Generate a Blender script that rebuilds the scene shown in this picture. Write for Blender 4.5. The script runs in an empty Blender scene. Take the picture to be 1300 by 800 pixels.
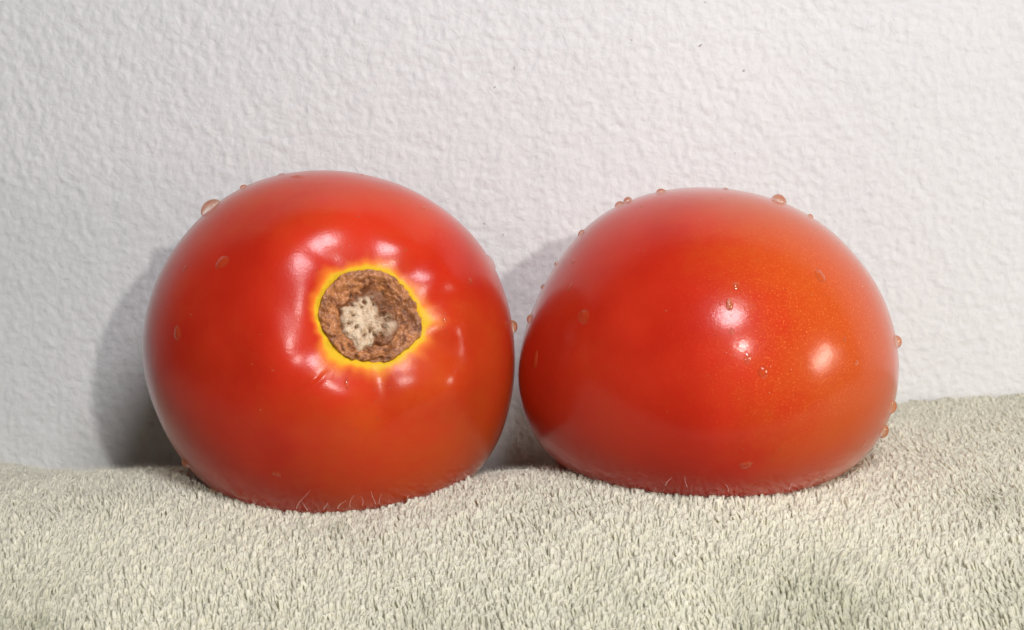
import bpy, math
import numpy as np
from mathutils import Vector, Quaternion
from mathutils.bvhtree import BVHTree

# ------------------------------------------------------------------ camera, world, lights
scene = bpy.context.scene
COL = scene.collection
rng = np.random.default_rng(7)
PITCH = math.radians(8.0)
CAM = np.array([0.0, -0.30, 0.078])
cam_data = bpy.data.cameras.new("camera")
cam = bpy.data.objects.new("camera", cam_data)
COL.objects.link(cam)
cam.location = CAM
cam.rotation_euler = (math.radians(90) - PITCH, 0, 0)
cam_data.sensor_width = 36.0
cam_data.lens = 55.385
cam_data.clip_start = 0.01
cam_data.clip_end = 20
cam_data.dof.use_dof = True
cam_data.dof.focus_distance = 0.285
cam_data.dof.aperture_fstop = 40.0
scene.camera = cam

world = bpy.data.worlds.new("World")
scene.world = world
world.use_nodes = True
world.node_tree.nodes["Background"].inputs[0].default_value = (0.80, 0.86, 1.0, 1)
world.node_tree.nodes["Background"].inputs[1].default_value = 0.035


def lamp(name, pos, size, power, color, target=(0.0, 0.0, 0.032), size_y=None, roll=0.0):
    d = bpy.data.lights.new(name, 'AREA')
    d.shape = 'RECTANGLE' if size_y else 'DISK'
    d.size = size
    if size_y:
        d.size_y = size_y
    d.energy = power
    d.color = color
    o = bpy.data.objects.new(name, d)
    COL.objects.link(o)
    o.location = pos
    q = (Vector(pos) - Vector(target)).to_track_quat('Z', 'Y')
    o.rotation_euler = (q @ Quaternion((0, 0, 1), math.radians(roll))).to_euler()
    return o


lamp("desk_lamp", (0.190, -0.61, 0.220), 0.020, 1.85, (1.0, 0.965, 0.92))
lamp("overhead_lamp", (0.071, -0.29, 0.264), 0.100, 1.42, (0.975, 0.940, 1.0))
lamp("side_window", (0.570, -0.215, 0.068), 0.145, 1.50, (1.0, 0.87, 0.73), size_y=0.072, roll=35)

scene.render.engine = 'CYCLES'
scene.view_settings.view_transform = 'Standard'
scene.view_settings.look = 'None'
scene.view_settings.exposure = -0.20
scene.view_settings.gamma = 1.0
scene.cycles.use_denoising = True
scene.cycles.sample_clamp_indirect = 6.0
scene.cycles.max_bounces = 12
scene.cycles.diffuse_bounces = 7
scene.cycles.transmission_bounces = 8
scene.cycles.caustics_refractive = True
scene.cycles.blur_glossy = 0.3


# ------------------------------------------------------------------ helpers
def tag(o, label=None, cat=None, group=None, kind=None):
    for k, v in (('label', label), ('category', cat), ('group', group), ('kind', kind)):
        if v:
            o[k] = v
    return o


def mesh_obj(name, verts, faces, mat, parent=None, smooth=True):
    """verts (n,3), faces (m,k) all alike -> one mesh object."""
    verts = np.asarray(verts, np.float32)
    faces = np.asarray(faces, np.int32)
    me = bpy.data.meshes.new(name)
    m, k = faces.shape
    me.vertices.add(len(verts))
    me.vertices.foreach_set("co", verts.ravel())
    me.loops.add(m * k)
    me.loops.foreach_set("vertex_index", faces.ravel())
    me.polygons.add(m)
    me.polygons.foreach_set("loop_start", np.arange(0, m * k, k, dtype=np.int32))
    me.polygons.foreach_set("loop_total", np.full(m, k, np.int32))
    me.update(calc_edges=True)
    if smooth:
        me.polygons.foreach_set("use_smooth", np.ones(m, bool))
    me.materials.append(mat)
    o = bpy.data.objects.new(name, me)
    COL.objects.link(o)
    if parent:
        o.parent = parent
    return o


def attr(o, name, vals):
    a = o.data.attributes.new(name, 'FLOAT', 'POINT')
    a.data.foreach_set("value", np.asarray(vals, np.float32))


def grid_faces(nr, nc, wrap=False):
    i = np.arange(nr - 1)[:, None]
    j = np.arange(nc if wrap else nc - 1)[None, :]
    j2 = (j + 1) % nc
    f = np.stack([i * nc + j, i * nc + j2, (i + 1) * nc + j2, (i + 1) * nc + j], -1)
    f = f.reshape(-1, 4)
    return f[:, ::-1] if wrap else f


_perm = rng.permutation(256)
_grad = rng.normal(size=(256, 3))
_grad /= np.linalg.norm(_grad, axis=1)[:, None]


def perlin(x, y, z):
    x, y, z = np.broadcast_arrays(*(np.asarray(a, float) for a in (x, y, z)))
    xi, yi, zi = (np.floor(a).astype(int) for a in (x, y, z))
    xf, yf, zf = x - xi, y - yi, z - zi
    f = lambda t: t * t * t * (t * (t * 6 - 15) + 10)
    u, v, w = f(xf), f(yf), f(zf)
    out = 0
    for dx in (0, 1):
        for dy in (0, 1):
            for dz in (0, 1):
                h = _perm[(_perm[(_perm[(xi + dx) & 255] + yi + dy) & 255] + zi + dz) & 255]
                g = _grad[h]
                dot = g[..., 0] * (xf - dx) + g[..., 1] * (yf - dy) + g[..., 2] * (zf - dz)
                out = out + dot * (u if dx else 1 - u) * (v if dy else 1 - v) * (w if dz else 1 - w)
    return out


def fbm(x, y, z, octaves=3, gain=0.5):
    s, a, t = 1.0, 1.0, 0
    for k in range(octaves):
        t = t + a * perlin(x * s + 17.3 * k, y * s + 5.1 * k, z * s + 9.7 * k)
        s *= 2.03
        a *= gain
    return t


def smooth(a, b, x):
    t = np.clip((x - a) / (b - a), 0, 1)
    return t * t * (3 - 2 * t)


def ray(px, py):
    """direction of the sight line through a point of the photograph (1300 x 800)"""
    x, v = (px - 650) / 2000.0, (400 - py) / 2000.0
    d = np.array([x, math.cos(PITCH) + v * math.sin(PITCH), -math.sin(PITCH) + v * math.cos(PITCH)])
    return d / np.linalg.norm(d)


# ------------------------------------------------------------------ node helpers
class NT:
    def __init__(self, name):
        self.m = bpy.data.materials.new(name)
        self.m.use_nodes = True
        self.t = self.m.node_tree
        self.b = self.t.nodes["Principled BSDF"]

    def n(self, kind, **kw):
        nd = self.t.nodes.new(kind)
        for k, v in kw.items():
            setattr(nd, k, v)
        return nd

    def link(self, a, b):
        self.t.links.new(a, b)

    def val(self, sock, v):
        if hasattr(v, 'is_output'):
            self.link(v, sock)
        else:
            sock.default_value = v

    def attr(self, name):
        return self.n('ShaderNodeAttribute', attribute_name=name).outputs['Fac']

    def pos(self):
        return self.n('ShaderNodeTexCoord').outputs['Object']

    def noise(self, scale, detail=3, rough=0.5, vec=None, dist=0.0):
        nd = self.n('ShaderNodeTexNoise')
        self.link(vec or self.pos(), nd.inputs['Vector'])
        nd.inputs['Scale'].default_value = scale
        nd.inputs['Detail'].default_value = detail
        nd.inputs['Roughness'].default_value = rough
        nd.inputs['Distortion'].default_value = dist
        return nd.outputs['Fac']

    def voronoi(self, scale, feature='F1', rand=1.0):
        nd = self.n('ShaderNodeTexVoronoi', feature=feature)
        self.link(self.pos(), nd.inputs['Vector'])
        nd.inputs['Scale'].default_value = scale
        nd.inputs['Randomness'].default_value = rand
        return nd

    def ramp(self, fac, lo, hi, a=0.0, b=1.0):
        nd = self.n('ShaderNodeMapRange', interpolation_type='SMOOTHSTEP')
        self.val(nd.inputs['Value'], fac)
        nd.inputs['From Min'].default_value = lo
        nd.inputs['From Max'].default_value = hi
        nd.inputs['To Min'].default_value = a
        nd.inputs['To Max'].default_value = b
        return nd.outputs['Result']

    def math(self, op, a, b=0.0):
        nd = self.n('ShaderNodeMath', operation=op)
        self.val(nd.inputs[0], a)
        self.val(nd.inputs[1], b)
        return nd.outputs[0]

    def mix(self, fac, a, b):
        nd = self.n('ShaderNodeMix', data_type='RGBA')
        self.val(nd.inputs[0], fac)
        for s, v in ((nd.inputs[6], a), (nd.inputs[7], b)):
            if isinstance(v, tuple):
                s.default_value = v + (1,)
            else:
                self.link(v, s)
        return nd.outputs[2]

    def bump(self, height, dist, strength=1.0, normal=None):
        nd = self.n('ShaderNodeBump')
        nd.inputs['Strength'].default_value = strength
        nd.inputs['Distance'].default_value = dist
        self.val(nd.inputs['Height'], height)
        if normal is not None:
            self.link(normal, nd.inputs['Normal'])
        return nd.outputs['Normal']

    def set(self, **kw):
        for k, v in kw.items():
            s = self.b.inputs[k.replace('_', ' ')]
            if isinstance(v, tuple) and len(v) == 3 and s.type == 'RGBA':
                v = v + (1,)
            self.val(s, v)


# ------------------------------------------------------------------ materials
def wall_material():
    k = NT("painted_plaster")
    blot = k.noise(9, 3)
    col = k.mix(k.ramp(blot, 0.3, 0.7), (0.625, 0.640, 0.632), (0.665, 0.678, 0.669))
    k.set(Base_Color=col, Roughness=0.6, Specular_IOR_Level=0.3)
    b = k.bump(k.noise(620, 4, 0.65, dist=0.6), 0.00055, 0.55)
    k.set(Normal=b)
    return k.m


def skin_material(name, kind):
    k = NT(name)
    red = k.mix(k.ramp(k.noise(55, 3), 0.3, 0.7), (0.45, 0.018, 0.006), (0.53, 0.029, 0.010))
    orange = (0.48, 0.068, 0.009)
    ripe = k.attr("warm")
    ripe = k.math('ADD', ripe, k.ramp(k.noise(130, 5, 0.7), 0.2, 0.8, -0.19, 0.19))
    col = k.mix(k.ramp(ripe, 0.0, 1.0), red, orange)
    # pale pin-prick flecks under the skin
    fle = k.noise(3900, 2, 0.6)
    amt = k.ramp(k.attr("fleck"), 0.0, 1.0, 0.0, 1.0)
    col = k.mix(k.math('MULTIPLY', k.ramp(fle, 0.56, 0.72), k.math('MULTIPLY', amt, 0.50)), col, (0.84, 0.26, 0.055))
    col = k.mix(k.math('MULTIPLY', k.ramp(k.noise(2300, 2, 0.6), 0.58, 0.72), k.math('MULTIPLY', amt, 0.35)), col, (0.46, 0.016, 0.008))
    if kind == 'stem':
        ring = k.attr("ring")
        ring = k.math('ADD', ring, k.ramp(k.noise(420, 3, 0.6), 0.25, 0.75, -0.06, 0.06))
        col = k.mix(k.ramp(ring, 0.10, 0.62), col, (0.66, 0.16, 0.016))
        col = k.mix(k.ramp(ring, 0.50, 0.86), col, (0.64, 0.40, 0.018))
    k.set(Base_Color=col, Roughness=(k.ramp(k.attr('ring'), 0.2, 0.9, 0.31, 0.6) if kind == 'stem' else 0.31), Specular_IOR_Level=0.08,
          Subsurface_Weight=0.09, Subsurface_Radius=(1.0, 0.25, 0.12), Subsurface_Scale=0.0015,
          Coat_Weight=(k.math('MULTIPLY', k.math('SUBTRACT', 1.0, k.ramp(k.attr('ring'), 0.1, 0.9, 0.0, 0.9)), 1.0) if kind == 'stem' else 1.0), Coat_IOR=1.24)
    k.set(Coat_Roughness=k.ramp(k.noise(240, 3), 0.3, 0.7, *((0.17, 0.24) if kind == 'stem' else (0.115, 0.165))))
    n1 = k.bump(k.noise(2400, 3, 0.6), 0.00004, 0.5)
    n2 = k.bump(k.noise(420, 2, 0.5), 0.00010, 0.25, n1)
    k.set(Normal=n2, Coat_Normal=n2)
    return k.m


def scar_material():
    k = NT("corky_scar")
    a = k.noise(520, 5, 0.65, dist=0.8)
    col = k.mix(k.ramp(a, 0.32, 0.62), (0.16, 0.050, 0.016), (0.46, 0.185, 0.062))
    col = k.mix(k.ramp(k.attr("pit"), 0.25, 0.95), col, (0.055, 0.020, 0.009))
    col = k.mix(k.ramp(k.noise(230, 3), 0.55, 0.75, 0, 0.5), col, (0.55, 0.27, 0.10))
    k.set(Base_Color=col, Roughness=0.28, Specular_IOR_Level=0.7)
    k.set(Normal=k.bump(k.noise(1500, 5, 0.7, dist=0.5), 0.00035, 0.8))
    return k.m


def core_material():
    k = NT("pale_cork")
    a = k.noise(800, 5, 0.7)
    col = k.mix(k.ramp(a, 0.3, 0.65), (0.40, 0.25, 0.13), (0.68, 0.545, 0.38))
    side = k.math('ADD', k.attr("brown"), k.ramp(k.noise(330, 3), 0.25, 0.75, -0.35, 0.35))
    col = k.mix(k.ramp(side, 0.25, 0.85), col, (0.20, 0.075, 0.026))
    pit = k.math('ADD', k.attr("pit"), k.ramp(k.noise(1100, 4, 0.7), 0.2, 0.8, -0.4, 0.4))
    col = k.mix(k.ramp(pit, 0.35, 1.0), col, (0.13, 0.055, 0.02))
    k.set(Base_Color=col, Roughness=0.42, Specular_IOR_Level=0.5)
    k.set(Normal=k.bump(k.noise(1800, 5, 0.7), 0.0003, 0.8))
    return k.m


def yarn_material(name, dark):
    k = NT(name)
    stain = k.attr("stain")
    tone = k.attr("tone")
    base = k.mix(tone, (0.87, 0.86, 0.715), (0.965, 0.958, 0.83))
    col = k.mix(k.ramp(stain, 0.0, 1.0, 0.0, 0.5), base, (0.43, 0.44, 0.235))
    if dark:
        col = k.mix(0.10, col, (0.50, 0.48, 0.36))
    k.set(Base_Color=col, Roughness=0.75, Specular_IOR_Level=0.3, Sheen_Weight=0.25, Sheen_Roughness=0.4)
    tr = k.n('ShaderNodeBsdfTranslucent')
    k.val(tr.inputs['Color'], col)
    mx = k.n('ShaderNodeMixShader')
    mx.inputs[0].default_value = 0.40
    k.link(k.b.outputs[0], mx.inputs[1])
    k.link(tr.outputs[0], mx.inputs[2])
    k.link(mx.outputs[0], k.t.nodes["Material Output"].inputs[0])
    if not dark:
        k.set(Normal=k.bump(k.noise(5200, 2, 0.6), 0.00008, 0.6))
    return k.m


def water_material(name, lens):
    k = NT(name)
    k.set(Base_Color=(1.0, 1.0, 1.0), Roughness=0.0, IOR=1.333, Transmission_Weight=1.0)
    clear = k.n('ShaderNodeBsdfTransparent')
    gloss = k.n('ShaderNodeBsdfGlossy')
    gloss.inputs['Roughness'].default_value = 0.06
    lw = k.n('ShaderNodeLayerWeight')
    lw.inputs['Blend'].default_value = 0.5
    fre = k.math('ADD', k.math('MULTIPLY', k.math('POWER', lw.outputs['Facing'], 4.0), 0.75), 0.045)
    a = k.n('ShaderNodeMixShader')
    k.link(fre, a.inputs[0])
    k.link(clear.outputs[0], a.inputs[1])
    k.link(gloss.outputs[0], a.inputs[2])
    m = k.n('ShaderNodeMixShader')
    m.inputs[0].default_value = lens
    k.link(a.outputs[0], m.inputs[1])
    k.link(k.b.outputs[0], m.inputs[2])
    tint = k.n('ShaderNodeBsdfDiffuse')                      # painted amber, stands in for light the drop refracts onto the skin
    tint.inputs['Color'].default_value = (0.90, 0.24, 0.06, 1) if lens < 0.5 else (0.85, 0.36, 0.07, 1)
    m2 = k.n('ShaderNodeMixShader')
    m2.inputs[0].default_value = 0.10 if lens < 0.5 else 0.16
    k.link(m.outputs[0], m2.inputs[1])
    k.link(tint.outputs[0], m2.inputs[2])
    k.link(m2.outputs[0], k.t.nodes["Material Output"].inputs[0])
    return k.m


def mark_material():
    k = NT("grey_scuff")
    k.set(Base_Color=k.mix(k.noise(900), (0.20, 0.17, 0.15), (0.36, 0.31, 0.28)), Roughness=0.8)
    return k.m


M_WALL, M_YARN, M_CLOTH = wall_material(), yarn_material("terry_yarn", False), yarn_material("towel_ground", True)
M_WATER, M_BEAD, M_SCAR, M_CORE, M_MARK = water_material("clear_water", 0.26), water_material("water_bead", 0.62), scar_material(), core_material(), mark_material()

# ------------------------------------------------------------------ tomato bodies
LC = np.array([-0.03508, 0.0, 0.03001])
RC = np.array([0.03768, 0.0, 0.02893])
LCO = np.array([35.114, 0.273, -0.857, 0.817, -0.347, 0.048, -0.441, -0.438, -0.152, -0.326, 0.239, 0.113, 0.089]) / 1000
RCO = np.array([33.261, -0.265, 0.361, 3.203, 0.107, 0.268, -1.428, -0.339, 0.131, -0.046, -0.255, -0.033, 0.085]) / 1000
LDEEP, RDEEP = 0.031, 0.0365


def body(d, co, deep):
    s = np.hypot(d[..., 0], d[..., 2])
    t = np.arctan2(d[..., 2], d[..., 0])
    R = co[0] + 0 * s
    for k in range(1, 7):
        R = R + s ** k * (co[2 * k - 1] * np.cos(k * t) + co[2 * k] * np.sin(k * t))
    return np.stack([R * d[..., 0], deep * d[..., 1], R * d[..., 2]], -1)


def frame(axis):
    axis = axis / np.linalg.norm(axis)
    e1 = np.cross([0, 0, 1.0], axis) * -1      # to the right seen from the camera
    e1 = e1 / np.linalg.norm(e1)
    if e1[0] < 0:
        e1 = -e1
    e2 = np.cross(axis, e1)
    if e2[2] < 0:
        e2 = -e2
    return axis, e1, e2


def hit_body(px, py, c, co, deep):
    """first point of a plain body on a sight line, as a unit direction from its centre"""
    r = ray(px, py)
    lo = 0.2
    for t in np.linspace(0.22, 0.32, 2001):
        p = CAM + r * t - c
        d = p / np.array([co[0], deep, co[0]])
        d = d / np.linalg.norm(d)
        if np.linalg.norm(p) <= np.linalg.norm(body(d, co, deep)):
            return d
    return d


STEM_DIR = hit_body(477, 396, LC, LCO, LDEEP)
AX, E1, E2 = frame(STEM_DIR)
# outline of the scar as radii (mm) against the angle seen from the camera, from the photograph
_sc = np.array([(402, 393), (419, 359), (437, 344), (459, 338), (499, 345), (527, 374), (538, 403), (535, 429), (512, 446),
                (490, 461), (465, 460), (431, 449), (412, 425)], float) - (470, 400)
_sa, _sr = np.arctan2(-_sc[:, 1], _sc[:, 0]), np.hypot(_sc[:, 0], _sc[:, 1]) * 0.152
_o = np.argsort(_sa)
_sa, _sr = _sa[_o], _sr[_o]


def scar_radius(phi):
    w = np.interp(np.mod(phi + np.pi, 2 * np.pi) - np.pi, _sa, _sr, period=2 * np.pi)
    return w + 0.16 * perlin(3.1 * np.cos(phi), 3.1 * np.sin(phi), 4.0) + 0.10 * perlin(11 * np.cos(phi), 11 * np.sin(phi), 8.0)


def wrapdeg(a):
    return (a + 180) % 360 - 180


# swellings round the stem: angle, distance from the stem (mm), height (mm), angular and radial spread
LOBES = [(141, 20.0, 1.05, 24, 7.2), (104, 19.0, .90, 20, 6.4), (60, 14.8, .55, 16, 3.8), (26, 15.8, .65, 14, 3.8), (-8, 15.8, .60, 15, 3.8),
         (-44, 19.5, .90, 17, 5.0), (-62, 15.4, .80, 20, 4.2), (-119, 16.2, .95, 25, 5.2), (197, 18.5, .75, 22, 5.6), (158, 12.6, .30, 28, 2.6)]
GROOVES = [(122, .22, 9), (44, .24, 8), (9, .26, 8), (-28, .30, 9), (-90, .34, 10), (-150, .30, 10)]


def stem_relief(c, phi):
    """height (mm) of the skin over the plain body; c = distance from the stem in mm"""
    deg = np.degrees(phi)
    h = -6.0 * np.exp(-(c / 13.2) ** 2)
    for a, r, hh, sa, sr in LOBES:
        h = h + 1.1 * hh * np.exp(-(wrapdeg(deg - a) / sa) ** 2 - ((c - r) / sr) ** 2)
    for a, g, s in GROOVES:
        bend = 3.0 * np.sin(c * 0.5 + a)
        h = h - 1.15 * g * np.exp(-(wrapdeg(deg - a + bend) / s) ** 2) * np.exp(-((c - 15.5) / 4.4) ** 2)
    h = h + 0.45 * np.exp(-(wrapdeg(deg + 55) / 42) ** 2 - ((c - 10.0) / 3.6) ** 2)
    h = h + 0.12 * np.exp(-(wrapdeg(deg - 45) / 40) ** 2 - ((c - 10.4) / 3.4) ** 2)
    x, y = c * np.cos(phi), c * np.sin(phi)
    h = h + 0.22 * perlin(x / 6.5, y / 6.5, 3.0) * np.exp(-((c - 15) / 9) ** 2)
    # the tiny crease below left of the scar
    u, v = x + 11.6, y + 11.2
    a1, a2 = u * 0.8 + v * 0.6, -u * 0.6 + v * 0.8
    h = h + 0.14 * np.exp(-(a1 / 1.8) ** 2 - (a2 / 0.45) ** 2) - 0.14 * np.exp(-(a1 / 2.2) ** 2 - ((a2 + 0.9) / 0.5) ** 2)
    return h


def left_surface(ang, phi, extra=0.0):
    """point of the left tomato at an angle from the stem axis; extra in mm"""
    d = (np.cos(ang)[..., None] * AX + np.sin(ang)[..., None] * (np.cos(phi)[..., None] * E1 + np.sin(phi)[..., None] * E2))
    p = body(d, LCO, LDEEP)
    c = np.linalg.norm(p - body(AX[None], LCO, LDEEP)[0], axis=-1) * 1000
    n = p / np.linalg.norm(p, axis=-1)[..., None]
    w = 0.30 * fbm(p[..., 0] / .021, p[..., 1] / .021, p[..., 2] / .021, 2)
    return p + n * ((stem_relief(c, phi) + w + extra) / 1000)[..., None], c


def polar(nr, nc, power):
    a = np.linspace(0, 1, nr) ** power * math.pi
    a[0], a[-1] = 1e-4, math.pi - 1e-4
    return np.meshgrid(a, np.linspace(0, 2 * np.pi, nc, endpoint=False), indexing='ij')


def make_stem_tomato():
    root = bpy.data.objects.new("tomato", None)
    COL.objects.link(root)
    base = LC + np.array([0, 0, -0.034])
    root.location = base
    tag(root, "red tomato lying on its side with brown corky stem scar ringed in yellow facing out", "tomato")
    A, Ph = polar(240, 320, 1.3)
    P, c = left_surface(A, Ph)
    rs = scar_radius(Ph)
    # hollow under the scar
    dist = c - rs
    P = P - (P / np.linalg.norm(P, axis=-1)[..., None]) * (0.0011 * smooth(0.0, -0.9, dist))[..., None]
    deg = np.degrees(Ph)
    wide = 1.35 + 1.5 * np.exp(-(wrapdeg(deg + 2) / 18) ** 2) + 1.1 * np.exp(-(wrapdeg(deg + 132) / 24) ** 2) + 0.75 * np.exp(-(wrapdeg(deg + 78) / 17) ** 2) \
        + 0.5 * np.exp(-(wrapdeg(deg - 55) / 25) ** 2)
    wide = wide * (0.95 + 1.3 * perlin(2.2 * np.cos(Ph), 2.2 * np.sin(Ph), 6.0) + 0.5 * perlin(6 * np.cos(Ph), 6 * np.sin(Ph), 2.0))
    ring = np.exp(-(np.clip(dist, 0, None) / np.maximum(wide * 1.2, 0.6)) ** 1.3)
    W = P + LC
    warm = (0.26 + 0.55 * smooth(-0.045, -0.004, W[..., 0] - 0.45 * (W[..., 2] - 0.03)) * smooth(0.055, 0.02, W[..., 2])
            - 0.18 + 0.35 * smooth(0.045, 0.062, W[..., 2]) + 0.24 * fbm(P[..., 0] / .018, P[..., 1] / .018, P[..., 2] / .018, 3))
    fleck = 0.12 + 0.25 * smooth(-0.03, 0.0, W[..., 0]) * smooth(.03, .06, W[..., 2])
    skin = mesh_obj("skin", (P + LC - base).reshape(-1, 3), grid_faces(240, 320, True), skin_material("tomato_skin", 'stem'), root)
    attr(skin, "ring", ring.ravel())
    attr(skin, "warm", np.clip(warm, 0, 1).ravel())
    attr(skin, "fleck", fleck.ravel())

    # corky scar, filling the hollow
    nr, nc = 90, 220
    t, ph = np.meshgrid(np.linspace(0.0, 1, nr), np.linspace(0, 2 * np.pi, nc, endpoint=False), indexing='ij')
    rs = scar_radius(ph)
    cc = np.maximum(t * (rs + 0.22), 1e-3)
    ang = cc / 34.0
    for _ in range(6):                                      # find the angle that lies cc mm from the stem
        ang = ang * cc / np.maximum(np.linalg.norm(body(np.cos(ang)[..., None] * AX + np.sin(ang)[..., None] * (np.cos(ph)[..., None] * E1 + np.sin(ph)[..., None] * E2), LCO, LDEEP)
                                    - body(AX[None], LCO, LDEEP)[0], axis=-1) * 1000, 1e-6)
    x, y = cc * np.cos(ph), cc * np.sin(ph)
    wx, wy = x + 0.8 * perlin(x / 2, y / 2, 1.5), y + 0.8 * perlin(x / 2, y / 2, 7.5)
    ridg = 1 - np.abs(fbm(wx / 2.3, wy / 2.3, 2.0, 3)) * 2.4
    fold = 1 - np.abs(perlin(cc / 1.5 + 0.9 * perlin(x / 2.5, y / 2.5, 5.0), 1.6 * np.cos(ph), 1.6 * np.sin(ph))) * 2.6
    h = 0.30 + 0.62 * (ridg - 0.5) + 0.50 * (fold - 0.5) + 0.40 * fbm(x / 0.9, y / 0.9, 6.0, 3, .6) + 0.5 * perlin(x / 3.2, y / 3.2, 2.5)
    h = h + 0.45 * np.exp(-((t - 0.86) / 0.10) ** 2) - 0.85 * np.exp(-((cc - 5.6) / 0.8) ** 2) * (0.7 + 0.8 * perlin(2 * np.cos(ph), 2 * np.sin(ph), 3.0))
    edge = smooth(1.0, 0.94, t)
    h = np.where(edge < 1, h * edge - 0.55 * (1 - edge), h)
    P2, _ = left_surface(ang, ph, h)
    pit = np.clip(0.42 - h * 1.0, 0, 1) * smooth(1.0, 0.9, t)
    scar = mesh_obj("stem_scar", (P2 + LC - base).reshape(-1, 3), grid_faces(nr, nc, True), M_SCAR, root)
    attr(scar, "pit", pit.ravel())

    # pale raised core with dark pits
    nr, nc = 80, 180
    t, ph = np.meshgrid(np.linspace(0.0, 1, nr), np.linspace(0, 2 * np.pi, nc, endpoint=False), indexing='ij')
    rc = 5.35 + 1.5 * perlin(1.3 * np.cos(ph), 1.3 * np.sin(ph), 11.0) + 1.3 * perlin(3.6 * np.cos(ph), 4 * np.sin(ph), 2.0)
    rc = rc * 1.32
    x, y = t * rc * np.cos(ph) + 0.1, t * rc * np.sin(ph) - 0.45
    cc, pp = np.maximum(np.hypot(x, y), 1e-3), np.arctan2(y, x)
    h = 0.45 + 0.95 * (1 - t ** 1.8) + 0.34 * fbm(x / 0.9, y / 0.9, 4.0, 4, 0.6) + 0.40 * fbm(x / 2.4, y / 2.4, 8.0, 2)
    pit = np.zeros_like(h)
    for a, r, w in ((100, 2.9, .5), (140, 3.4, .55), (170, 2.6, .4), (195, 3.6, .5), (215, 2.8, .38), (250, 3.5, .5), (265, 2.4, .4), (285, 3.4, .55),
                    (75, 3.5, .5), (60, 2.7, .55), (35, 3.2, .7), (10, 2.5, .7), (-12, 3.3, .8), (-35, 3.0, .6), (120, 2.1, .3), (20, 4.2, .6), (-60, 3.9, .5)):
        q = math.radians(a)
        r = r * 1.15
        u, v = x - r * math.cos(q) + 0.5 * perlin(x, y, a + .5), y - r * math.sin(q) + 0.5 * perlin(x, y, a + 9.5)
        u2, v2 = u * math.cos(q) + v * math.sin(q), -u * math.sin(q) + v * math.cos(q)
        wob = 1 + 0.7 * perlin(x * 1.7, y * 1.7, a)
        pit = np.maximum(pit, np.exp(-((u2 / (w * 1.25)) ** 2 + (v2 / (w * 0.8)) ** 2) * wob))
    h = h - 0.75 * pit
    h = h - 1.6 * smooth(0.70, 1.0, t)
    P3, _ = left_surface(cc / 34.0 * 1.0, pp, h + 0.30)
    core = mesh_obj("scar_core", (P3 + LC - base).reshape(-1, 3), grid_faces(nr, nc, True), M_CORE, scar)
    attr(core, "pit", pit.ravel())
    brown = np.clip(0.75 * smooth(0.4, 3.2, x - 0.25 * y) + 0.9 * smooth(0.55, 1.0, t) + 0.7 * smooth(1.6, 3.6, y), 0, 1)
    attr(core, "brown", brown.ravel())
    return root, skin


def make_round_tomato():
    base = RC + np.array([0, 0, -0.0284])
    nr, nc = 220, 288
    a = np.linspace(1e-4, math.pi - 1e-4, nr)
    A, Ph = np.meshgrid(a, np.linspace(0, 2 * np.pi, nc, endpoint=False), indexing='ij')
    d = np.stack([np.sin(A) * np.cos(Ph), np.sin(A) * np.sin(Ph), np.cos(A)], -1)
    P = body(d, RCO, RDEEP)
    n = P / np.linalg.norm(P, axis=-1)[..., None]
    P[..., 1] += 0.028 * P[..., 2]
    P = P + n * (0.00030 * fbm(P[..., 0] / .024 + 3, P[..., 1] / .024, P[..., 2] / .024, 2))[..., None]
    o = mesh_obj("tomato", (P + RC - base).reshape(-1, 3), grid_faces(nr, nc, True), skin_material("tomato_skin_flecked", 'plain'))
    o.location = base
    x, z = P[..., 0], P[..., 2]
    warm = 0.95 * smooth(-0.012, 0.026, x + 0.25 * z) + 0.30 * fbm(x / .016 + 5, P[..., 1] / .016, z / .016, 3) - 0.12 * smooth(0.0, -0.03, z)
    attr(o, "warm", np.clip(warm, 0, 1).ravel())
    fl = 0.15 + 0.95 * np.exp(-((x - 0.015) / 0.016) ** 2 - ((z - 0.009) / 0.017) ** 2)
    attr(o, "fleck", np.clip(fl, 0, 1).ravel())
    tag(o, "smooth dome shaped red tomato with orange flush and water drops but no stem scar", "tomato")
    return o


def world_bvh(o):
    me = o.data
    off = np.array(o.location) if not o.parent else np.array(o.parent.location)
    v = np.empty(len(me.vertices) * 3, np.float32)
    me.vertices.foreach_get("co", v)
    v = v.reshape(-1, 3) + off
    f = np.empty(len(me.loops), np.int32)
    me.loops.foreach_get("vertex_index", f)
    return BVHTree.FromPolygons([tuple(p) for p in v.tolist()], f.reshape(-1, 4).tolist())


# ------------------------------------------------------------------ wall
WALL_Y = 0.052


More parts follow.
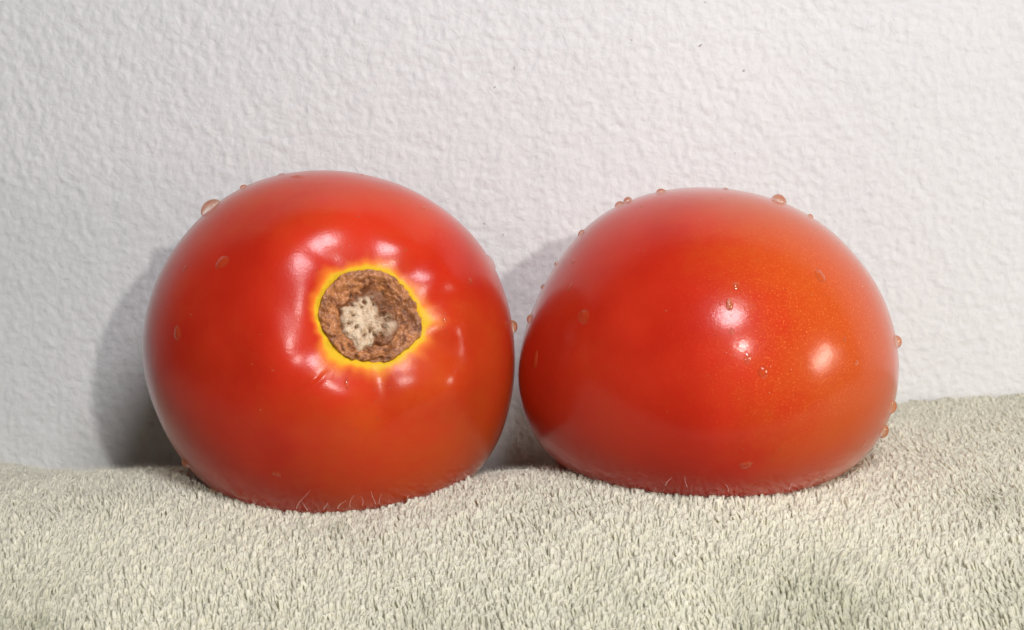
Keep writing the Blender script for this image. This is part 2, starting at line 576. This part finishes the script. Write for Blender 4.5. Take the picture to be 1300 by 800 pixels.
def make_wall():
    xs = np.concatenate([np.linspace(-1.0, -0.16, 24)[:-1], np.arange(-0.16, 0.16, 0.00048), np.linspace(0.16, 1.0, 24)])
    zs = np.concatenate([np.linspace(-0.25, -0.02, 10)[:-1], np.arange(-0.02, 0.125, 0.00048), np.linspace(0.125, 1.0, 28)])
    Z, X = np.meshgrid(zs, xs, indexing='ij')
    u, v = X * 1000, Z * 1000
    wx, wy = u + 0.9 * perlin(u / 3, v / 3, 1.0), v + 0.9 * perlin(u / 3, v / 3, 9.0)
    # rolled paint: short worm-like stipple
    a = fbm(wx / 1.5, wy / 1.7, 0.5, 3, 0.6)
    b = perlin(u / 7.0, v / 7.0, 4.0)
    h = 0.31 * a + 0.10 * np.abs(fbm(wx / 1.5, wy / 1.7, 6.5, 2)) + 0.16 * b
    Y = WALL_Y - h / 1000
    o = mesh_obj("wall", np.stack([X, Y, Z], -1).reshape(-1, 3), grid_faces(len(zs), len(xs)), M_WALL)
    tag(o, kind="structure")
    # little grey nicks in the paint
    for px, py, w, hgt, rot in ((889, 58, 8, 2.6, 40), (944, 90, 5, 3, 30), (653, 86, 7, 1.5, 80), (628, 111, 6, 2, 55), (802, 51, 2, 3, 0), (895, 3, 5, 2, 10),
                                (639, 298, 2.6, 4, 20), (615, 284, 5, 2, 150), (933, 195, 4, 1.2, 75)):
        r = ray(px, py)
        p = CAM + r * ((WALL_Y - CAM[1]) / r[1])
        k = 10
        vv = [(0, -0.00022, 0)]
        for i in range(k):
            t = 2 * math.pi * i / k
            q = 0.75 + 0.5 * rng.random()
            x, z = q * w * .5 * math.cos(t), q * hgt * .5 * math.sin(t)
            c, s = math.cos(math.radians(rot)), math.sin(math.radians(rot))
            vv.append(((x * c - z * s) * .00018, 0.0002, (x * s + z * c) * .00018))
        m = mesh_obj("paint_nick", np.array(vv) + p - (0, 0.00012, 0), [(0, 1 + i, 1 + (i + 1) % k) for i in range(k)], M_MARK, o)
    return o


# ------------------------------------------------------------------ towel
CTRL = np.array([(-116, 28, -1.5), (-114, 0, 2.4), (-97, 10, 1.2), (-62, 4, 3.4), (-97, 50, -10), (-60, 50, -9), (-35, -20, 0.2), (-60, -26, 0.8), (-97, -24, 1.4),
                 (-97, -44, -6), (-50, -42, -7), (0, -42, -5), (50, -44, -6), (97, -40, 1), (97, -56, -8),
                 (-97, -62, -18), (-40, -62, -21), (0, -62, -19), (50, -62, -19), (97, -76, -22), (-97, -90, -40), (0, -90, -41), (97, -100, -42),
                 (0, -13, 6.2), (0, 6, 2), (0, 30, -6), (15, -20, 5.6), (30, -25, 6.3), (42, -26, 5.9), (67, 0, 6.0), (76, 22, 7.0), (97, 40, 8.6), (112, 35, 9.6), (97, 0, 8.5),
                 (-180, -40, -4), (180, 45, 13), (180, -20, 8), (-180, -100, -46), (180, -110, -46), (-180, 50, 2), (-160, 0, 4), (40, 55, -2), (60, 55, 3), (112, 58, 9),
                 (-150, 50, 0), (-250, -180, -110), (250, -180, -110), (0, -180, -115)], float)


def _tps(r2):
    return 0.5 * r2 * np.log(np.maximum(r2, 1e-9))


_c = CTRL.copy()
_c[:, :2] /= 50
_n = len(_c)
_K = _tps(((_c[:, None, :2] - _c[None, :, :2]) ** 2).sum(-1)) + 0.02 * np.eye(_n)
_Pm = np.concatenate([np.ones((_n, 1)), _c[:, :2]], 1)
_S = np.linalg.solve(np.block([[_K, _Pm], [_Pm.T, np.zeros((3, 3))]]), np.concatenate([_c[:, 2], np.zeros(3)]))


def towel_free(x, y):
    """height (mm) of the towel at x, y (mm)"""
    shp = np.shape(x)
    q = np.stack([np.ravel(x), np.ravel(y)], 1) / 50
    r2 = ((q[:, None] - _c[None, :, :2]) ** 2).sum(-1)
    z = _tps(r2) @ _S[:_n] + _S[_n] + q @ _S[_n + 1:]
    z = z + 0.8 * perlin(q[:, 0] * 2.2, q[:, 1] * 2.2, 3.3) + 0.35 * perlin(q[:, 0] * 6, q[:, 1] * 6, 7.7)
    return z.reshape(shp)


def under(x, y):
    """height (mm) of the underside of the tomatoes, large where there is none"""
    out = np.full(np.shape(x), 999.0)
    for c, r, deep in ((LC, 35.0, 31.0), (RC, 34.5, 36.5)):
        for dx in (0,):
            q = 1 - ((x - c[0] * 1000) / r) ** 2 - ((y - c[1] * 1000) / deep) ** 2
            h = 34.0 if c is LC else 28.4
            out = np.where(q > 0, np.minimum(out, c[2] * 1000 - h * np.sqrt(np.maximum(q, 0))), out)
    return out


def towel_z(x, y):
    f, u = towel_free(x, y), under(x, y) - 0.6
    return np.where(f < u, f, u)


def stain(x, y):
    s = np.zeros(np.shape(x))
    for px, py, r, a in ((545, 745, 9, .55), (690, 690, 10, .4), (1060, 735, 13, .95), (1010, 790, 14, .8), (1270, 640, 8, .6), (1290, 790, 10, .5), (425, 660, 3.0, .8),
                         (368, 712, 2.4, .8), (860, 660, 3.0, .6), (20, 790, 12, .7), (330, 780, 10, .4), (780, 780, 12, .5), (600, 720, 12, .4), (380, 655, 2.4, .6)):
        rr = ray(px, py)
        p = CAM + rr * ((0.250 if py > 690 else 0.275) / rr[1])
        s = np.maximum(s, a * np.exp(-(((x - p[0] * 1000) / r) ** 2 + ((y - p[1] * 1000) / (r * 1.1)) ** 2)))
    return np.clip(s * (0.75 + 0.9 * fbm(x / 4, y / 4, 2.2, 3)) + 0.10 * smooth(-40, -90, y), 0, 1)


def make_towel():
    xs = np.concatenate([np.linspace(-250, -140, 20)[:-1], np.arange(-140, 140, 1.3), np.linspace(140, 250, 20)])
    ys = np.concatenate([np.linspace(-180, -110, 16)[:-1], np.arange(-110, WALL_Y * 1000 - 0.6, 1.3)])
    Y, X = np.meshgrid(ys, xs, indexing='ij')
    Z = towel_z(X, Y)
    top = np.stack([X, Y, Z], -1).reshape(-1, 3)
    fac = grid_faces(len(ys), len(xs))
    o = mesh_obj("towel", top / 1000, fac, M_CLOTH)
    attr(o, "stain", stain(top[:, 0], top[:, 1]))
    attr(o, "tone", np.full(len(top), 0.4))
    tag(o, "pale sage cream terry towel with looped pile under both tomatoes", "towel")

    # ---- pile: loops of yarn
    sx, sy = 0.74, 0.64
    gx, gy = np.meshgrid(np.arange(-128, 130, sx), np.arange(-70, 51, sy))
    gx = gx + (np.arange(gx.shape[0])[:, None] % 2) * sx * .5
    x, y = gx.ravel(), gy.ravel()
    half = (300 + y) * 0.335 + 12
    keep = (np.abs(x) < half) & (under(x, y) > towel_free(x, y) - 1.2)
    x, y = x[keep], y[keep]
    x = x + rng.normal(0, .2, x.size)
    y = y + rng.normal(0, .26, x.size)
    N = x.size
    z = towel_z(x, y)
    e = 0.8
    gxs = (towel_free(x + e, y) - towel_free(x - e, y)) / (2 * e)
    gys = (towel_free(x, y + e) - towel_free(x, y - e)) / (2 * e)
    nrm = np.stack([-gxs, -gys, np.ones(N)], 1)
    nrm /= np.linalg.norm(nrm, axis=1)[:, None]
    # the pile leans up the slope, drifting over the cloth
    la = 1.62 + 1.2 * perlin(x / 24, y / 24, 1.1) + 0.9 * perlin(x / 6, y / 6, 2.1) + rng.normal(0, .28, N)
    lean = np.stack([np.cos(la), np.sin(la), np.zeros(N)], 1)
    lean[:, 2] = gxs * lean[:, 0] + gys * lean[:, 1]
    lean /= np.linalg.norm(lean, axis=1)[:, None]
    lean *= (0.55 + 0.65 * rng.random(N))[:, None]
    up = nrm + lean
    up /= np.linalg.norm(up, axis=1)[:, None]
    wa = la + np.pi / 2 + rng.normal(0, .9, N)
    side = np.stack([np.cos(wa), np.sin(wa), np.zeros(N)], 1)
    side -= up * (side * up).sum(1)[:, None]
    side /= np.linalg.norm(side, axis=1)[:, None]
    hgt = 2.0 + 0.34 * rng.normal(size=N) + 0.5 * perlin(x / 5, y / 5, 9.1)
    hgt = np.clip(hgt, 1.1, 3.2)
    wid = np.clip(rng.normal(0.31, 0.09, N), 0.14, 0.6)
    S = 6
    t = np.linspace(0, 1, S)
    px = np.cos(np.pi * (1 - t)) * (0.55 + 0.55 * np.sin(np.pi * t))
    pz = np.sin(np.pi * t) ** 0.75
    third = np.cross(up, side)
    tw = rng.normal(0, 0.40, N)
    path = (np.stack([x, y, z - 0.75], 1)[:, None]
            + side[:, None] * (px[None, :, None] * wid[:, None, None])
            + up[:, None] * (pz[None, :, None] * hgt[:, None, None])
            + third[:, None] * ((np.sin(np.pi * (t - .5))[None, :] * tw[:, None] * 0.45)[..., None])
            + lean[:, None] * ((pz ** 2)[None, :, None] * 0.35))
    tang = np.gradient(path, axis=1)
    tang /= np.linalg.norm(tang, axis=2)[..., None]
    ref = third[:, None] + 0 * tang
    b1 = np.cross(tang, ref)
    b1 /= np.maximum(np.linalg.norm(b1, axis=2)[..., None], 1e-6)
    b2 = np.cross(tang, b1)
    Q = 4
    rad = np.clip(rng.normal(0.26, 0.05, N), 0.16, 0.40)
    prof = 0.85 + 0.25 * np.sin(np.pi * t)
    an = np.arange(Q) * 2 * np.pi / Q + 0.4
    V = path[:, :, None] + (b1[:, :, None] * np.cos(an)[None, None, :, None] + b2[:, :, None] * np.sin(an)[None, None, :, None]) * (rad[:, None] * prof[None])[:, :, None, None]
    f0 = grid_faces(S, Q, True)
    F = (f0[None] + (np.arange(N) * S * Q)[:, None, None]).reshape(-1, 4)
    pile = mesh_obj("pile_loops", V.reshape(-1, 3) / 1000, F, M_YARN, o)
    tag(pile, kind="stuff")
    attr(pile, "stain", np.repeat(stain(x, y), S * Q))
    attr(pile, "tone", np.repeat(np.clip(rng.normal(.55, .22, N), 0, 1), S * Q))
    print("loops", N)

    # ---- fuzz standing off the loops
    per = 5
    K = 7
    idx = rng.integers(0, N, N * per)
    ends = path[idx, rng.integers(2, S - 2, idx.size)]
    dr = up[idx] + rng.normal(0, .75, (idx.size, 3))
    dr /= np.linalg.norm(dr, axis=1)[:, None]
    ln = np.abs(rng.normal(0.65, 0.3, idx.size)) + 0.2
    bend = rng.normal(0, .35, (idx.size, 3))
    s = np.linspace(0, 1, 4)
    fp = ends[:, None] + dr[:, None] * (s[None, :, None] * ln[:, None, None]) + bend[:, None] * ((s ** 2)[None, :, None] * ln[:, None, None])
    hair_object("pile_fuzz", fp.reshape(-1, 3) / 1000, 4, 0.000012, o)

    # ---- long stray fibres at the foot of the tomatoes
    pts = []
    n = 12
    for px, py, h, bx in ((378, 640, 34, 14), (390, 642, 16, -6), (445, 637, 20, 4), (462, 636, 16, -5), (476, 634, 24, -4), (480, 634, 18, 6), (412, 641, 12, 3),
                          (515, 630, 10, 6), (872, 612, 18, -2), (846, 610, 12, 6), (925, 618, 12, -5), (1000, 616, 12, 8), (430, 640, 14, 8), (325, 640, 14, -6), (700, 612, 10, 3)):
        r = ray(px, py)
        dist = 0.268 if px < 650 else 0.266
        p = CAM + r * dist
        sc = 0.000136
        ph = rng.uniform(0, 6)
        for i in range(n):
            q = i / (n - 1)
            pts.append(p + np.array([bx * sc * q ** 1.5 + 1.3 * sc * math.sin(3.2 * q + ph), -0.0006 + 0.001 * q, (h * 0.62 * q - 5) * sc]))
    hair_object("lint_fibres", np.array(pts), n, 0.000017, o)
    return o


def hair_object(name, pts, per, radius, parent):
    cu = bpy.data.hair_curves.new(name)
    cu.add_curves([per] * (len(pts) // per))
    cu.position_data.foreach_set("vector", np.asarray(pts, np.float32).ravel())
    ra = cu.attributes.get("radius") or cu.attributes.new("radius", 'FLOAT', 'POINT')
    r = np.tile(np.linspace(1.0, 0.35, per), len(pts) // per) * radius
    ra.data.foreach_set("value", r.astype(np.float32))
    for nm, v in (("stain", 0.0), ("tone", 0.8)):
        a = cu.attributes.new(nm, 'FLOAT', 'POINT')
        a.data.foreach_set("value", np.full(len(pts), v, np.float32))
    cu.materials.append(M_YARN)
    o = bpy.data.objects.new(name, cu)
    COL.objects.link(o)
    o.parent = parent
    tag(o, kind="stuff")
    return o


# ------------------------------------------------------------------ water drops
def drop_geometry(rx, ry, height, rings=9, seg=22, seed=0):
    r = np.random.default_rng(seed)
    v = []
    lob = 1 + 0.07 * np.sin(np.arange(seg) / seg * 2 * np.pi * 2 + r.uniform(0, 6)) + 0.05 * np.sin(np.arange(seg) / seg * 2 * np.pi * 3 + r.uniform(0, 6))
    sag = r.uniform(-.1, .1, 2)
    for i in range(rings + 1):
        t = i / rings * math.pi / 2
        cr = math.sin(t) if i else 0.0
        zz = height * (1 - cr ** 2) ** (0.6 if height > 0.55 * min(rx, ry) else 1.15) if i < rings else 0.0
        for j in range(seg):
            a = 2 * math.pi * j / seg
            q = 1 + (lob[j] - 1) * (i / rings)
            v.append((cr * rx * q * math.cos(a) + sag[0] * rx * (zz / height), cr * ry * q * math.sin(a) + sag[1] * ry * (zz / height), zz))
    for j in range(seg):
        a = 2 * math.pi * j / seg
        v.append((0.7 * rx * lob[j] * math.cos(a), 0.7 * ry * lob[j] * math.sin(a), -height * 0.45))
    v = np.array(v)
    f = grid_faces(rings + 2, seg, True)
    return v, f


def surface_at(bvh, px, py, c):
    r = ray(px, py)
    loc, nor, _, _ = bvh.ray_cast(Vector(CAM), Vector(r))
    if loc is None:
        t = float(np.dot(c - CAM, r))
        loc, nor, _, _ = bvh.find_nearest(Vector(CAM + r * t))
        loc, nor, _, _ = bvh.find_nearest(loc - Vector(r) * 0.0011)      # a touch round to the near side of the rim
    loc, nor = np.array(loc), np.array(nor)
    if np.dot(nor, loc - c) < 0:
        nor = -nor
    return loc, nor


def drop_matrix(nor, spin):
    z = nor / np.linalg.norm(nor)
    x = np.cross([0, 0, 1.0], z)
    x = x / max(np.linalg.norm(x), 1e-6)
    y = np.cross(z, x)
    c, s = math.cos(spin), math.sin(spin)
    return np.stack([x * c + y * s, -x * s + y * c, z], 1)


SCARRED, PLAIN = "the scarred tomato", "the unscarred tomato"
LEFT_DROPS = [
    (268, 264, 11, 11, .62, "large amber water drop on the upper left rim of " + SCARRED),
    (308, 236, 4, 4, .6, "small water drop up the rim from the large amber one on " + SCARRED),
    (357, 219, 8, 5, .4, "flat water drop on the top rim of " + SCARRED),
    (377, 224, 9, 4, .4, "wide thin water drop just under the top rim of " + SCARRED),
    (282, 333, 8, 9, .42, "round clear water drop upper left of the brown stem scar"),
    (235, 341, 4, 4, .5, "small water drop left of the round clear one on " + SCARRED),
    (225, 423, 6, 8, .35, "faint oval water drop by the left edge of " + SCARRED),
    (236, 588, 6, 5, .6, "water drop hanging on the lower left rim of " + SCARRED),
    (271, 622, 7, 5, .6, "water drop near the towel at lower left of " + SCARRED),
    (302, 627, 9, 8, .5, "broad water drop just above the towel under " + SCARRED),
    (351, 602, 5, 4, .4, "faint water drop low on the front of " + SCARRED),
    (626, 332, 4, 9, .55, "long water drop on the upper right rim of " + SCARRED),
    (655, 414, 5, 7, .75, "water drop bulging into the gap between the two tomatoes"),
    (643, 413, 4, 4, .5, "small orange water drop beside the gap on " + SCARRED),
    (540, 264, 4, 3, .5, "small glinting water drop high on the right shoulder of " + SCARRED),
    (460, 222, 3, 2.6, .5, "tiny water drop on the top edge right of the middle of " + SCARRED),
    (597, 357, 3, 4, .5, "tiny water drop right of the scar near the rim of " + SCARRED),
    (564, 406, 2.8, 2.8, .5, "tiny water drop on the shine right of the yellow ring"),
    (440, 487, 2.4, 6, .5, "thin trickle of water in the shine below the yellow ring"),
]
RIGHT_DROPS = [
    (785, 258, 6, 5, .6, "left one of two touching water drops on the upper left rim of " + PLAIN),
    (796, 253, 8, 5, .6, "right one of two touching water drops on the upper left rim of " + PLAIN),
    (839, 244, 5, 4, .7, "small round water drop on the top rim of " + PLAIN),
    (814, 263, 4, 3, .5, "small water drop just below the touching pair on " + PLAIN),
    (738, 296, 4, 4, .6, "round water drop on the upper left edge below the touching pair"),
    (728, 332, 4, 3.4, .5, "small orange water drop inside the left edge of " + PLAIN),
    (724, 365, 3.4, 6, .4, "slanted thin water drop left on " + PLAIN),
    (741, 402, 8, 10, .25, "faint flat oval water drop left on " + PLAIN),
    (673, 405, 5, 5, .6, "round water drop on the left edge facing the gap on " + PLAIN),
    (680, 457, 6, 10, .4, "long orange water drop low by the gap on " + PLAIN),
    (686, 363, 3, 3, .6, "tiny water drop on the left edge above the gap on " + PLAIN),
    (703, 333, 2.4, 2.4, .6, "tiny water drop halfway up the left edge of " + PLAIN),
    (921, 240, 11, 4, .4, "flat wide red water drop on the top of " + PLAIN),
    (990, 253, 11, 8, .62, "large amber water drop on the upper right rim of " + PLAIN),
    (1029, 275, 4, 3, .6, "small water drop right of the large amber one on " + PLAIN),
    (1041, 350, 8, 8, .4, "golden speckled water drop on the orange side of " + PLAIN),
    (934, 363, 5, 4.4, .5, "water drop at the upper edge of the big round shine"),
    (926, 387, 4, 6, .6, "dark oval water drop within the big round shine"),
    (929, 421, 4, 3.4, .4, "faint water drop below the big round shine"),
    (949, 455, 4.4, 6, .5, "oval water drop at the right edge of the small lower shine"),
    (969, 473, 7.5, 6, .5, "orange water drop right below the small lower shine"),
    (1072, 431, 2.8, 2.8, .5, "tiny water drop above the warm window reflection"),
    (1087, 461, 4, 3, .5, "small water drop right of the warm window reflection"),
    (1142, 433, 6, 7, .7, "clear water drop standing out on the right edge of " + PLAIN),
    (1132, 517, 5, 7, .7, "upper of two water drops on the lower right edge of " + PLAIN),
    (1121, 548, 7, 9, .6, "lower of two water drops on the lower right edge of " + PLAIN),
    (1098, 562, 5, 5, .4, "flat water drop above the towel at lower right of " + PLAIN),
    (947, 590, 6, 7, .4, "water drop low on the front of " + PLAIN + " near the towel"),
]


def make_drops(bvh, c, drops, group, seed):
    for i, (px, py, rx, ry, hh, label) in enumerate(drops):
        loc, nor = surface_at(bvh, px, py, c)
        rx, ry = max(rx * 1.1, 3.0), max(ry * 1.1, 3.0)
        m = np.linalg.norm(loc - CAM) / 2000
        h = (hh if hh >= 0.6 else hh * 0.62) * (rx + ry) / 2 * m
        if hh >= 0.6:
            rx, ry, h = rx * 1.15, ry * 1.15, h * 1.3
        v, f = drop_geometry(rx * m, ry * m, h, seed=seed + i)
        R = drop_matrix(nor, 0.0 if ry > rx * 1.3 or rx > ry * 1.3 else rng.uniform(0, 6))
        o = mesh_obj("water_drop", v @ R.T, f, M_BEAD if hh >= 0.6 else M_WATER)
        o.location = loc
        tag(o, label, "water drop", group)


def make_mist(bvh, c, spots, seed, label):
    """pin-head droplets too fine to count"""
    V, F, n = [], [], 0
    r_ = np.random.default_rng(seed)
    for px, py, r in spots:
        loc, nor, _, _ = bvh.ray_cast(Vector(CAM), Vector(ray(px, py)))
        if loc is None:
            continue
        loc, nor = np.array(loc), np.array(nor)
        if np.dot(nor, loc - c) < 0:
            nor = -nor
        r = r * 0.000136
        v, f = drop_geometry(r * r_.uniform(.8, 1.2), r * r_.uniform(.8, 1.2), r * 0.6, rings=4, seg=9, seed=int(r_.integers(1e6)))
        V.append(v @ drop_matrix(nor, r_.uniform(0, 6)).T + loc)
        F.append(f + n)
        n += len(v)
    o = mesh_obj("fine_droplets", np.concatenate(V), np.concatenate(F), M_WATER)
    tag(o, label, "droplets", None, "stuff")


# ------------------------------------------------------------------ build
make_wall()
make_towel()
left_root, left_skin = make_stem_tomato()
right = make_round_tomato()
bl, br = world_bvh(left_skin), world_bvh(right)
make_drops(bl, LC, LEFT_DROPS, "water drops on the tomato with the stem scar", 10)
make_drops(br, RC, RIGHT_DROPS, "water drops on the tomato without a scar", 60)

g = np.random.default_rng(3)
sp = [(px, py, r) for px, py, r in ((531, 266, 1.6), (534, 262, 1.2), (470, 225, 1.5), (455, 275, 1.6), (515, 318, 1.8), (510, 321, 1.2), (594, 360, 1.6), (603, 352, 1.3),
                                    (475, 478, 1.6), (475, 495, 1.8), (477, 510, 1.7), (480, 531, 1.9), (453, 546, 1.8), (545, 433, 1.8), (550, 430, 1.3), (563, 415, 1.6), (565, 398, 1.5),
                                    (567, 422, 1.5), (402, 344, 1.8), (405, 348, 1.5), (398, 352, 1.5), (320, 462, 1.4), (346, 470, 1.5), (388, 455, 1.4), (294, 294, 1.4), (242, 400, 1.6))]
for _ in range(70):
    sp.append((g.uniform(200, 640), g.uniform(235, 620), g.uniform(.6, 1.3)))
sp = [s for s in sp if np.hypot(s[0] - 470, s[1] - 400) > 82]
make_mist(bl, LC, sp, 5, "fine droplets misted over the tomato with the stem scar")
sp = [(1063, 368, 1.6), (1030, 374, 1.5), (1094, 364, 1.5), (996, 367, 1.5), (928, 401, 1.2), (977, 499, 1.6), (978, 525, 1.8), (943, 570, 1.8), (952, 588, 1.8), (990, 571, 1.5), (818, 319, 1.8),
      (802, 312, 1.6), (844, 395, 1.6), (928, 318, 1.6), (1110, 422, 1.4), (971, 287, 1.8), (1060, 424, 1.6), (915, 252, 2.0)]
for _ in range(210):
    q = g.random()
    if q < .6:
        sp.append((g.normal(1010, 60), g.normal(375, 55), g.uniform(.5, 1.25)))
    else:
        sp.append((g.uniform(680, 1125), g.uniform(260, 590), g.uniform(.5, 1.2)))
make_mist(br, RC, sp, 6, "fine droplets misted over the tomato without a scar")
